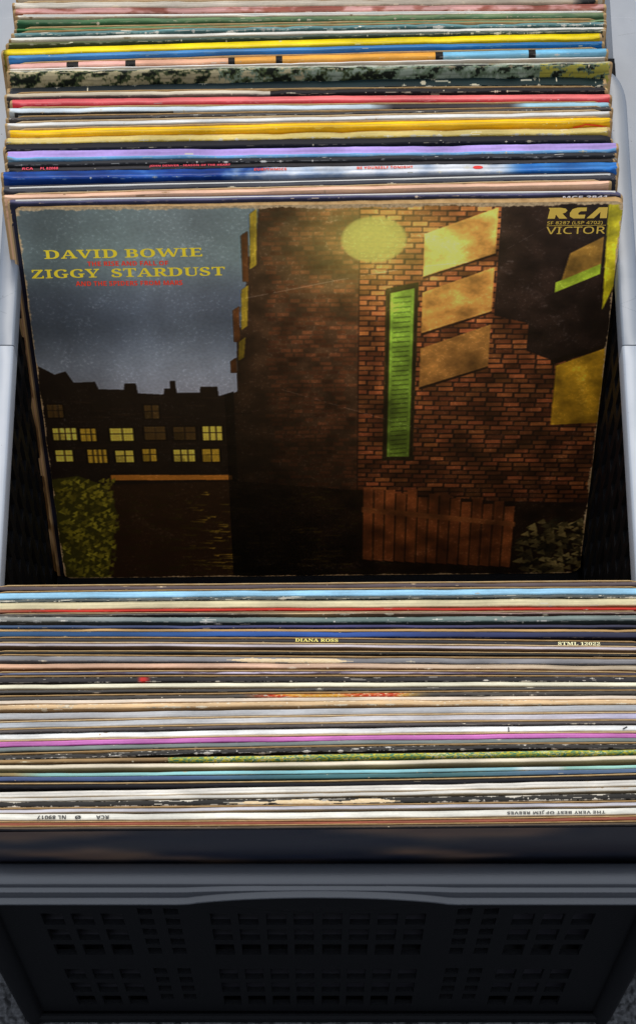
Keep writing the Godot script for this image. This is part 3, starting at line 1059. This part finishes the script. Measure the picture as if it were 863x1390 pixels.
# ---------------------------------------------------------------- build
func _ready() -> void:
	var cam := Camera3D.new()
	cam.name = "camera"
	cam.projection = Camera3D.PROJECTION_FRUSTUM
	cam.near = 0.05
	cam.far = 200.0
	cam.size = 0.05 * 1390.0 / 3436.0
	cam.frustum_offset = Vector2(0.0, -0.05 * 45.0 / 3436.0)
	cam.position = Vector3(0, CAM_HEIGHT, 0)
	cam.rotation_degrees = Vector3(-64.8, 0, 0)
	add_child(cam)
	cam.current = true

	var env := Environment.new()
	env.background_mode = Environment.BG_SKY
	var sky := Sky.new()
	var sm := ProceduralSkyMaterial.new()
	sm.sky_top_color = Color(0.85, 0.88, 0.93)
	sm.sky_horizon_color = Color(0.70, 0.72, 0.76)
	sm.sky_curve = 0.25
	sm.ground_bottom_color = Color(0.22, 0.22, 0.23)
	sm.ground_horizon_color = Color(0.5, 0.51, 0.53)
	sm.sun_angle_max = 60.0
	sm.sun_curve = 0.2
	sky.sky_material = sm
	env.sky = sky
	env.background_energy_multiplier = 1.0
	env.tonemap_mode = Environment.TONE_MAPPER_LINEAR
	env.tonemap_exposure = 1.24
	env.sdfgi_enabled = true
	env.ssao_enabled = true
	env.ssil_enabled = true
	var we := WorldEnvironment.new()
	we.name = "world_environment"
	we.environment = env
	add_child(we)

	var sun := DirectionalLight3D.new()
	sun.name = "sun"
	sun.light_energy = 0.42
	sun.light_color = Color(1.0, 0.975, 0.94)
	sun.light_angular_distance = 12.0
	sun.shadow_enabled = true
	# high and behind the crate, a little to the left
	sun.look_at_from_position(Vector3(-0.04, 1.9, -1.1), Vector3.ZERO)
	add_child(sun)

	noise_a = noise_bytes(0.012, 11, AW, 1152)
	noise_b = noise_bytes(0.006, 23, AW, 1152, 3)
	noise_c = noise_bytes(0.11, 37, AW, 1152, 3)

	# ground: one broad sheet of asphalt
	var gm := StandardMaterial3D.new()
	gm.albedo_texture = tone(0.25, 4, col("#2c2d2f"), col("#5a5b5e"))
	gm.uv1_triplanar = true
	gm.uv1_world_triplanar = true
	gm.uv1_scale = Vector3.ONE * 3.0
	gm.roughness = 0.9
	gm.normal_enabled = true
	gm.normal_texture = grain(0.2, 6, 6.0)
	var plane := PlaneMesh.new()
	plane.size = Vector2(160, 160)
	var ground := part("ground", plane, gm, self)
	ground.set_meta("kind", "structure")
	ground.set_meta("label", "grey asphalt ground under the crate")

	crate()

	var back := [
	{n="cream record sleeve at the very back of the back row",z=-73.787,x=-0.372,yaw=0.463,bow=0.24,t=3.95,wd=31.81,h=31.4,c="#d8d0c0",w=0.2},
	{n="grey cream record sleeve with black right end, behind the mottled pink one",z=-73.277,x=-0.607,yaw=0.647,bow=0.24,t=4.4,wd=31.52,h=31.4,c="#e2dacb",f="#d9cfbd",w=0.25,s=[[0, "#e2dacb"], [0.955, "#b9ab98"], [0.975, "#2a2826"]],kb=1},
	{n="worn dusty pink and rust brown record sleeve in the back row",z=-72.776,x=-0.35,yaw=0.507,bow=-0.12,t=4.16,wd=31.9,h=31.4,c="#cf9f98",f="#9d5c49",w=0.25,k="#d9b5a8",m=["#8c4a3a", 0.35]},
	{n="white record sleeve with yellowed edge in front of the rust pink one",z=-72.416,x=-0.368,yaw=0.645,bow=0.0,t=1.6,wd=31.66,h=31.4,c="#e9e4da",f="#d8c4aa",w=0.25,k="#b88f62",e=0.62,o=1},
	{n="olive green record sleeve, rearmost of the two green ones in the back row",z=-72.129,x=-0.266,yaw=0.828,bow=-0.24,t=2.52,wd=31.75,h=31.4,c="#8fa678",f="#5f7f56",w=0.3,m=["#6b8a66", 0.4],s=[[0, "#4f8058"], [0.35, "#86a070"], [1, "#8a9c74"]]},
	{n="green record sleeve with kraft edge, second of the two green ones",z=-71.769,x=-0.281,yaw=1.195,bow=-0.72,t=2.05,wd=31.75,h=31.4,c="#6f9a6c",f="#44603f",w=0.3,m=["#8aa37c", 0.4],s=[[0, "#4c9058"], [0.4, "#6f8f68"], [0.9, "#8aa57c"]],kb=1},
	{n="scuffed teal record sleeve flecked with white chips",z=-71.46,x=-0.28,yaw=1.193,bow=-1.19,t=2.5,wd=31.88,h=31.4,c="#739c9b",f="#57756f",w=0.62,k="#e3dccb",kb=1},
	{n="clean off white record sleeve behind the dark olive one in the back row",z=-71.197,x=-0.339,yaw=1.192,bow=-1.19,t=2.05,wd=31.97,h=31.4,c="#f1ede2",f="#e3d9c2",w=0.2,k="#cdb48a"},
	{n="dark olive record sleeve with chipped top directly behind the bright yellow one",z=-70.885,x=-0.393,yaw=1.558,bow=-0.95,t=1.59,wd=32.06,h=31.4,c="#66705a",f="#424c36",w=0.5,k="#d8cfae",s=[[0, "#7b7a48"], [0.3, "#536457"], [1, "#5a6358"]]},
	{n="bright lemon yellow record sleeve with glossy spine and black ends",z=-70.45,x=-0.604,yaw=1.922,bow=-1.18,t=4.3,wd=32.07,h=31.4,c="#fbe010",f="#ecc808",w=0.05,k="#fff6c0",g=1,s=[[0, "#2a2a26"], [0.012, "#fbe010"]]},
	{n="mid blue record sleeve between the lemon yellow and the striped pastel one",z=-70.032,x=-0.41,yaw=1.736,bow=-1.18,t=2.49,wd=31.86,h=31.4,c="#4f9bd6",f="#3f86c2",w=0.06,g=1,s=[[0, "#5aa3da"], [0.55, "#4a90cc"], [0.85, "#1f7cb6"], [1, "#1c78b2"]]},
	{n="record sleeve with pink, orange and pale blue spine broken by black marks",z=-69.649,x=-0.251,yaw=1.826,bow=-0.94,t=4.06,wd=31.98,h=31.4,c="#f4c3b6",f="#f4bcae",w=0.06,k="#f6e3d5",hs=1,s=[[0, "#f3beb2"], [0.098, "#f3beb2"], [0.0981, "#24211f"], [0.117, "#24211f"], [0.1171, "#f4beb0"], [0.195, "#f4beb0"], [0.1951, "#24211f"], [0.212, "#24211f"], [0.2121, "#f6bfa4"], [0.366, "#f7c099"], [0.3661, "#24211f"], [0.377, "#24211f"], [0.3771, "#fbb85c"], [0.445, "#fbb85c"], [0.4451, "#24211f"], [0.456, "#24211f"], [0.4561, "#fdba55"], [0.711, "#fdb74c"], [0.7111, "#24211f"], [0.724, "#24211f"], [0.7241, "#8ccdea"], [0.866, "#86c9e8"], [0.8661, "#24211f"], [0.878, "#24211f"], [0.8781, "#86c9e8"]],kb=1},
	{n="thin white record sleeve behind the camouflage mottled one",z=-69.292,x=-0.372,yaw=1.504,bow=-0.35,t=0.7,wd=31.93,h=31.4,c="#f6f2ea",f="#d9cfc2",w=0.2,k="#c7a98a"},
	{n="record sleeve with mottled olive, cream and black camouflage picture",z=-69.006,x=-0.318,yaw=1.093,bow=-0.23,t=2.43,wd=32.19,h=31.4,c="#9aa08c",f="#6d7050",w=0.4,k="#cbb98f",st="camo"},
	{n="low blue black record sleeve in front of the camouflage mottled one",z=-68.449,x=-0.376,yaw=1.317,bow=-1.05,t=6.2,wd=31.93,h=30.68,c="#5b625f",f="#22353b",w=0.55,k="#d9cdae",s=[[0, "#35393e"], [0.3, "#23363c"], [1, "#1e3534"]]},
	{n="record sleeve with half cream, half black spine behind the coral red one",z=-67.372,x=-0.554,yaw=0.816,bow=-0.93,t=3.33,wd=31.87,h=31.4,c="#d9c7a8",f="#2c2628",w=0.3,k="#d8c8a5",s=[[0, "#e0d0b4"], [0.44, "#e2d6c2"], [0.4401, "#2b2527"]],kb=1},
	{n="coral red record sleeve with pale worn rear edge",z=-66.959,x=-0.302,yaw=0.724,bow=-0.69,t=3.77,wd=31.79,h=31.4,c="#f39a92",f="#e4565a",w=0.1,k="#f6c6bd",g=1,s=[[0, "#ea6a70"], [0.3, "#ee7d7c"], [1, "#f07f7c"]]},
	{n="pale ice blue record sleeve with thin black outlined box on its left end",z=-66.542,x=-0.399,yaw=0.723,bow=-0.23,t=3.77,wd=31.86,h=31.4,c="#dbe6ec",f="#b8c4ca",w=0.12,st="box",s=[[0, "#dfe9ee"], [0.55, "#d5e2ea"], [0.6, "#c6d6de"], [0.64, "#3d373a"], [0.83, "#4a4446"], [0.86, "#a9d3e2"]],kb=1},
	{n="dark grey record sleeve with chipped right end behind the silver white one",z=-66.081,x=-0.275,yaw=1.218,bow=-0.35,t=2.2,wd=31.96,h=31.4,c="#5a5552",f="#4a4541",w=0.3,k="#c7c0b2",kb=1},
	{n="silver white record sleeve between the dark grey and the golden yellow one",z=-65.759,x=-0.255,yaw=1.262,bow=-0.23,t=3.3,wd=31.9,h=31.4,c="#e6e4df",f="#bdb6aa",w=0.12,k="#cfae7e",kb=1},
	{n="golden yellow record sleeve with red squiggle near its right end",z=-65.291,x=-0.194,yaw=1.486,bow=-0.57,t=4.16,wd=31.74,h=31.4,c="#fccb12",f="#f3b200",w=0.06,k="#fdeaa0",g=1,sq=1,kb=1},
	{n="mustard cream record sleeve, worn along the top, in front of the golden yellow one",z=-64.785,x=-0.39,yaw=1.214,bow=-0.11,t=3.71,wd=31.76,h=31.4,c="#e2cd83",f="#c9ab42",w=0.45,k="#f0e3c0"},
	{n="broad matt black record sleeve behind the lavender and blue one",z=-64.321,x=-0.333,yaw=1.077,bow=-0.46,t=4.14,wd=31.99,h=31.4,c="#24232a",f="#1d1c22",w=0.22,k="#c9bb98",co=1},
	{n="lavender and sky blue record sleeve with glossy striped spine",z=-63.734,x=-0.2,yaw=0.896,bow=0.23,t=5.88,wd=32.05,h=31.4,c="#b9a3dd",f="#58a5dc",w=0.15,k="#ece6c8",g=1,st="lav"},
	{n="black record sleeve with white scratches in front of the lavender one",z=-63.236,x=-0.178,yaw=1.073,bow=-0.23,t=2.37,wd=31.94,h=31.4,c="#3a3a3d",f="#2a2a2c",w=0.32,k="#e9e6df"},
	{n="black record sleeve with small red lettering along its spine",z=-62.93,x=-0.235,yaw=1.162,bow=-0.23,t=2.58,wd=31.72,h=31.4,c="#3c393b",f="#262425",w=0.12,k="#d5c9a8",tx=[["RCA", -14.759, 0.575, 0.18, "#e0485a"], ["PL 82088", -13.629, 0.92, 0.18, "#e0485a"], ["JOHN DENVER - SEASON OF THE HEART", -6.31, 4.222, -1.04, "#e04a58"]]},
	{n="record sleeve with deep blue ends, cloudy white middle and red lettering",z=-62.49,x=-0.273,yaw=1.16,bow=-0.23,t=5.41,wd=32.15,h=31.4,c="#3a6cb0",f="#b9bdc4",w=0.15,k="#e8e2d0",g=1,st="cloud",tx=[["EURYTHMICS", -2.086, 1.688, -2.06, "#e5502f"], ["BE YOURSELF TONIGHT", 3.86, 2.916, -2.2, "#e5502f"]],dot=8.699},
	{n="slate black record sleeve with cream inner edge behind the peach one",z=-61.841,x=-0.172,yaw=1.514,bow=-0.22,t=4.94,wd=32.04,h=31.4,c="#4a4a50",f="#33333a",w=0.15,k="#d7c9ad",o=1,co=1},
	{n="peach pink record sleeve with brown kraft edge",z=-61.38,x=-0.324,yaw=1.556,bow=-0.34,t=3.19,wd=31.6,h=31.4,c="#efc4a8",f="#e3b498",w=0.15,k="#b98e63",kb=1},
	{n="navy record sleeve standing just behind the night street cover",z=-60.932,x=0.033,yaw=1.065,bow=-0.45,t=2.75,wd=31.9,h=31.4,c="#6d6a86",f="#23243a",w=0.12,k="#d9b99a",o=1,co=1,tx=[["MCF 2841", 13.942, 2.288, 3.23, "#e8e6ea"]]},
	]
	var front := [
	{n="dark grey brown record sleeve at the rear of the front row",z=-46.771,x=0.067,yaw=0.495,bow=0.0,t=2.6,wd=31.35,h=31.4,c="#6d5f60",f="#4a4142",w=0.2,k="#d0b48c",kb=1},
	{n="wide powder blue record sleeve near the rear of the front row",z=-46.392,x=0.112,yaw=0.453,bow=-0.28,t=3.92,wd=31.52,h=31.4,c="#a9d9f2",f="#8cc5e6",w=0.06,k="#f2f2e6",kb=1},
	{n="charcoal record sleeve peppered with white chips in front of the powder blue one",z=-46.078,x=0.0,yaw=0.494,bow=-0.57,t=1.26,wd=31.33,h=31.4,c="#5f6460",f="#3a4140",w=0.6,k="#e4dcc4"},
	{n="thick buff cream record sleeve with browned front, behind the scarlet edged one",z=-45.794,x=-0.115,yaw=0.452,bow=-0.28,t=3.71,wd=31.5,h=31.4,c="#dccfa8",f="#9a7650",w=0.2,k="#efe6cc"},
	{n="thin scarlet edged record sleeve in the front row",z=-45.483,x=-0.115,yaw=0.246,bow=-0.38,t=1.07,wd=31.37,h=31.4,c="#d8402e",f="#a83226",w=0.12,k="#f0cfa8",s=[[0, "#a08060"], [0.06, "#c05a40"], [0.1, "#d8402e"]]},
	{n="tan and grey worn record sleeve in front of the scarlet edged one",z=-45.351,x=0.058,yaw=0.246,bow=-0.19,t=1.07,wd=31.36,h=31.4,c="#c9b596",f="#8f7c68",w=0.45,k="#f3e2c2",s=[[0, "#8b857c"], [0.3, "#6a6462"], [0.47, "#d9bc92"], [0.75, "#b5938a"], [1, "#a89088"]],kb=1},
	{n="grey green record sleeve crumpled and scuffed white at the left end",z=-45.113,x=-0.063,yaw=0.082,bow=0.75,t=2.44,wd=31.5,h=31.4,c="#84918a",f="#4d5753",w=0.5,k="#d9d4c6",s=[[0, "#a6a39a"], [0.3, "#8d9a97"], [0.6, "#7d8f86"], [1, "#87918b"]]},
	{n="dusky indigo record sleeve behind the raw kraft edge in the front row",z=-44.666,x=0.066,yaw=0.082,bow=0.0,t=1.25,wd=31.44,h=31.4,c="#53597a",f="#343850",w=0.08,s=[[0, "#4a607a"], [0.5, "#524f78"], [1, "#484858"]]},
	{n="record sleeve showing only its raw kraft board edge, between indigo and royal blue ones",z=-44.488,x=-0.077,yaw=-0.041,bow=-0.09,t=1.25,wd=31.52,h=31.4,c="#d0aa72",f="#b78f5c",w=0.2,k="#e5cb9c"},
	{n="royal blue record sleeve fading to navy on the right",z=-44.254,x=0.006,yaw=-0.082,bow=-0.19,t=2.74,wd=31.38,h=31.4,c="#3f6bb4",f="#1c2c55",w=0.06,s=[[0, "#33536f"], [0.2, "#2f5a8c"], [0.5, "#3c66b2"], [0.72, "#39436e"], [1, "#3a3a4c"]]},
	{n="charcoal record sleeve with yellow lettering on its spine",z=-43.89,x=0.007,yaw=-0.449,bow=-0.65,t=2.36,wd=31.39,h=31.4,c="#4a4646",f="#3a3636",w=0.08,k="#c9b48c",tx=[["DIANA ROSS", -0.025, 2.016, -0.15, "#f2e27a"], ["STML 12022", 12.323, 1.98, 0.3, "#f4ecb8"]],kb=1},
	{n="pale lilac grey record sleeve with dark brown front",z=-43.635,x=0.001,yaw=-0.408,bow=-0.56,t=2.05,wd=31.47,h=31.4,c="#d2c8cc",f="#5e4c42",w=0.08,k="#b99d7c",kb=1},
	{n="thin black record sleeve with kraft edge behind the wide mid grey one",z=-43.276,x=0.063,yaw=-0.244,bow=-0.56,t=1.42,wd=31.35,h=31.4,c="#35332f",f="#2a2826",w=0.1,kb=1},
	{n="wide mid grey record sleeve torn open near the middle",z=-43.007,x=0.095,yaw=-0.326,bow=-0.0,t=3.08,wd=31.46,h=31.4,c="#9b9898",f="#7c7878",w=0.12,k="#dcc8a4",tear=[0.36, 0.55],kb=1},
	{n="peach tan record sleeve with dark brown front in the front row",z=-42.635,x=-0.051,yaw=-0.163,bow=-0.74,t=2.4,wd=31.34,h=31.4,c="#dfb898",f="#7a4e34",w=0.15,k="#ecd6bc",s=[[0, "#e0b494"], [0.4, "#e2bca2"], [0.7, "#d3bba0"], [1, "#cdbda2"]]},
	{n="record sleeve with blue grey ends and pale lilac middle",z=-42.315,x=-0.004,yaw=-0.0,bow=-0.92,t=1.78,wd=31.38,h=31.4,c="#c8bccc",f="#4a4452",w=0.12,s=[[0, "#6a7084"], [0.25, "#76748a"], [0.33, "#c8bed2"], [0.52, "#d3c8dc"], [0.62, "#b8a8b4"], [0.8, "#6a6468"], [1, "#5d5a60"]],m=["#5a4a58", 0.2],kb=1},
	{n="battered black record sleeve with a few red spots",z=-42.039,x=0.107,yaw=0.041,bow=-0.46,t=3.06,wd=31.44,h=31.4,c="#3c3838",f="#2a2626",w=0.5,k="#d9cfc0",s=[[0, "#3c3838"], [0.225, "#3c3838"], [0.232, "#d83a34"], [0.238, "#c83a34"], [0.247, "#3c3838"]],kb=1},
	{n="creamy white record sleeve between two dark ones in the front row",z=-41.708,x=0.048,yaw=0.243,bow=-0.55,t=2.14,wd=31.54,h=31.4,c="#f3ecd0",f="#cdb994",w=0.06},
	{n="black grey record sleeve in front of the creamy white one",z=-41.479,x=0.02,yaw=0.364,bow=-0.46,t=1.4,wd=31.52,h=31.4,c="#585450",f="#3c3936",w=0.3,k="#bdb5a2"},
	{n="dark record sleeve with fiery orange picture in the middle of its spine",z=-41.223,x=0.005,yaw=0.566,bow=-0.37,t=2.31,wd=31.4,h=31.4,c="#5a544e",f="#3f3a36",w=0.35,k="#d0c6b2",st="fire",kb=1},
	{n="pinkish cream record sleeve behind the torn buff one",z=-40.977,x=0.076,yaw=0.485,bow=-0.37,t=1.76,wd=31.42,h=31.4,c="#f3e2cc",f="#e0c6a6",w=0.1},
	{n="buff record sleeve with peeling, torn spine",z=-40.73,x=0.015,yaw=0.525,bow=-0.64,t=2.12,wd=31.49,h=31.4,c="#ecca9c",f="#dcb384",w=0.6,k="#fbe6c2",e=0.5},
	{n="ash grey record sleeve with taupe front, in front of the torn buff one",z=-40.374,x=-0.052,yaw=0.806,bow=-0.18,t=3.2,wd=31.52,h=31.4,c="#c2c2c2",f="#7d7168",w=0.1},
	{n="light silver grey record sleeve with kraft edge, fourth behind the magenta one",z=-39.949,x=-0.029,yaw=0.926,bow=-0.82,t=3.55,wd=31.47,h=31.4,c="#cccace",f="#a8a4a2",w=0.1,k="#d9b98a",s=[[0, "#b5b9bd"], [0.4, "#d0cecb"], [0.8, "#d0ccd0"], [1, "#b9b3cc"]],kb=1},
	{n="dark taupe record sleeve just behind the pure white one",z=-39.652,x=0.11,yaw=0.925,bow=-0.81,t=1.92,wd=31.39,h=31.4,c="#6c6462",f="#4f4846",w=0.25,k="#e0d0b4",kb=1},
	{n="pure white record sleeve directly behind the magenta one",z=-39.379,x=-0.031,yaw=0.884,bow=-0.72,t=2.82,wd=31.52,h=31.4,c="#fbfaf6",f="#e6e0d6",w=0.04,k="#d8b48c",pen=1},
	{n="magenta pink record sleeve",z=-39.046,x=-0.012,yaw=0.883,bow=-0.9,t=2.99,wd=31.38,h=31.4,c="#dc86c8",f="#b8589c",w=0.05,k="#f0c4e4",kb=1},
	{n="grey green record sleeve in front of the magenta one",z=-38.759,x=0.067,yaw=0.922,bow=-0.99,t=2.09,wd=31.34,h=31.4,c="#88918c",f="#59605c",w=0.2,k="#c9c4b4"},
	{n="black record sleeve with frayed white spine below the kraft edged gap",z=-38.453,x=-0.046,yaw=1.121,bow=-1.26,t=2.61,wd=31.43,h=31.4,c="#43403c",f="#262320",w=0.65,k="#e9e2d4",kb=1},
	{n="brown record sleeve with green and yellow flecks along its spine",z=-38.194,x=0.024,yaw=1.0,bow=-0.09,t=1.54,wd=31.49,h=31.4,c="#a88a60",f="#7a6040",w=0.2,k="#e0cfa8",st="fleck"},
	{n="ivory record sleeve behind the pale aqua one",z=-37.967,x=-0.009,yaw=0.879,bow=0.89,t=1.96,wd=31.54,h=31.4,c="#efe2c8",f="#b09a78",w=0.08},
	{n="pale aqua record sleeve with browned left end",z=-37.553,x=0.086,yaw=0.798,bow=0.71,t=1.71,wd=31.41,h=31.4,c="#9bd0d0",f="#7c9a92",w=0.15,k="#c9b48c",s=[[0, "#9a8a60"], [0.05, "#a89468"], [0.09, "#a8d6cc"], [0.5, "#98d0d6"], [0.78, "#9ac4c8"], [0.8, "#dfe6e2"], [0.85, "#cfdcd8"], [0.86, "#9fcabc"]]},
	{n="slate blue record sleeve fading to teal, in front of the pale aqua one",z=-37.33,x=0.071,yaw=0.758,bow=0.8,t=2.06,wd=31.45,h=31.4,c="#56708a",f="#3d4f5c",w=0.06,s=[[0, "#5a6890"], [0.3, "#54688c"], [0.45, "#4a7478"], [0.7, "#4f7676"], [0.85, "#5c7088"], [1, "#627490"]]},
	{n="jet black record sleeve with kraft rear edge behind the ivory white one",z=-37.043,x=-0.107,yaw=0.916,bow=1.15,t=2.41,wd=31.42,h=31.4,c="#16141c",f="#0e0c14",w=0.03,kb=1},
	{n="ivory white record sleeve just in front of the jet black one",z=-36.653,x=-0.109,yaw=1.114,bow=0.18,t=2.93,wd=31.39,h=31.4,c="#f4eee2",f="#cdbb9c",w=0.06},
	{n="dull white record sleeve behind the frayed black one near the front",z=-36.383,x=0.108,yaw=1.033,bow=0.35,t=1.69,wd=31.41,h=31.4,c="#e2ddd2",f="#c2b296",w=0.2,k="#d8b080"},
	{n="frayed black record sleeve with torn white strip near the front",z=-36.082,x=0.026,yaw=0.794,bow=0.35,t=2.74,wd=31.36,h=31.4,c="#33302c",f="#262420",w=0.7,k="#f2e8d4",tear=[0.37, 0.62]},
	{n="silver lilac record sleeve with kraft edges near the front of the row",z=-35.781,x=-0.095,yaw=0.714,bow=0.18,t=2.38,wd=31.51,h=31.4,c="#cdc9cd",f="#a89a88",w=0.06,kb=1},
	{n="white record sleeve with upside down black lettering on its spine",z=-35.458,x=0.012,yaw=0.594,bow=0.97,t=3.08,wd=31.55,h=31.4,c="#f8f4e6",f="#d8c09a",w=0.04,tx=[["RCA", -9.848, 0.573, 0.54, "#3a3836"], ["Ø", -10.976, 0.269, 0.5, "#2a2826"], ["NL 89017", -12.171, 1.314, 0.44, "#3a3836"], ["THE VERY BEST OF JIM REEVES", 10.843, 4.483, 0.59, "#4a4744"]],flip=1},
	{n="reddish brown record sleeve with kraft edges, second from the front",z=-35.143,x=0.032,yaw=0.554,bow=0.7,t=2.2,wd=31.5,h=31.4,c="#a2604a",f="#7a4636",w=0.12,k="#d0a878",kb=1},
	{n="frontmost dark record sleeve with dim brown and navy picture on its face",z=-34.9,x=0.114,yaw=0.514,bow=0.44,t=1.65,wd=31.35,h=31.4,c="#6c5c4c",f="#2c2b30",w=0.1,kb=1,front=1},
	]
	var card := plain_mat(Color.WHITE, 0.6, 0.32)
	card.albedo_texture = atlas(back, 100)
	var gloss := card.duplicate() as StandardMaterial3D
	gloss.roughness = 0.32
	var card2 := card.duplicate() as StandardMaterial3D
	card2.albedo_texture = atlas(front, 300)
	var gloss2 := card2.duplicate() as StandardMaterial3D
	gloss2.roughness = 0.32
	var krafts := []
	for k in [["#b08b58", "#d2b482"], ["#9c7848", "#c4a06c"], ["#bf9c6c", "#dcc398"]]:
		var m := StandardMaterial3D.new()
		m.albedo_texture = tone(0.05, 9, col(k[0]), col(k[1]))
		m.uv1_triplanar = true
		m.uv1_scale = Vector3.ONE * 6.0
		m.roughness = 0.85
		krafts.append(m)
	var paper := plain_mat(col("#ece8de"), 0.8)
	var mb := [card, gloss] + krafts + [paper]
	var mf := [card2, gloss2] + krafts + [paper]
	for i in back.size():
		place_sleeve(back[i], BACK_LEAN, "record sleeves leaning in the back row of the crate", i, back.size(), mb, 1000 + i * 13)
	picture_sleeve(mb)
	for i in front.size():
		var s := place_sleeve(front[i], FRONT_LEAN, "record sleeves standing in the front row of the crate", i, front.size(), mf, 3000 + i * 13)
		if front[i].get("front", 0):
			var fm := dim_picture()
			var q := part("front_picture", fm[0], fm[1], s, "dim brown and navy printed face")
			q.position = Vector3(0, 0, front[i].t * 0.0005 + 0.0006)

# the face of the frontmost sleeve: smooth laminated dark print with vague brown shapes
func dim_picture() -> Array:
	var im := Image.create(64, 64, false, Image.FORMAT_RGB8)
	im.fill(col("#2b2a30"))
	rng.seed = 8
	for k in 30:
		var x := rng.randf()
		var y := rng.randf() * 0.24
		var c := col("#54443c") if rng.randf() < 0.5 else col("#22242e")
		poly(im, [[x - 0.16, y], [x, y - 0.03], [x + 0.14, y + 0.01], [x + 0.05, y + 0.05]], c)
	im.resize(28, 48, Image.INTERPOLATE_LANCZOS)
	im.resize(512, 512, Image.INTERPOLATE_CUBIC)
	var m := StandardMaterial3D.new()
	m.albedo_texture = ImageTexture.create_from_image(im)
	m.roughness = 0.35
	var st := SurfaceTool.new()
	st.begin(Mesh.PRIMITIVE_TRIANGLES)
	st.set_smooth_group(0)
	for i in 12:
		for j in 12:
			for k in [[0, 0], [0, 1], [1, 1], [0, 0], [1, 1], [1, 0]]:
				var u: float = (i + k[0]) / 12.0
				var v: float = (j + k[1]) / 12.0
				st.set_uv(Vector2(u, 1.0 - v))
				st.add_vertex(Vector3((u - 0.5) * 0.313, 0.0005 + v * 0.3115, 0.0012 * sin(v * PI) * sin(u * PI)))
	return [finish(st), m]
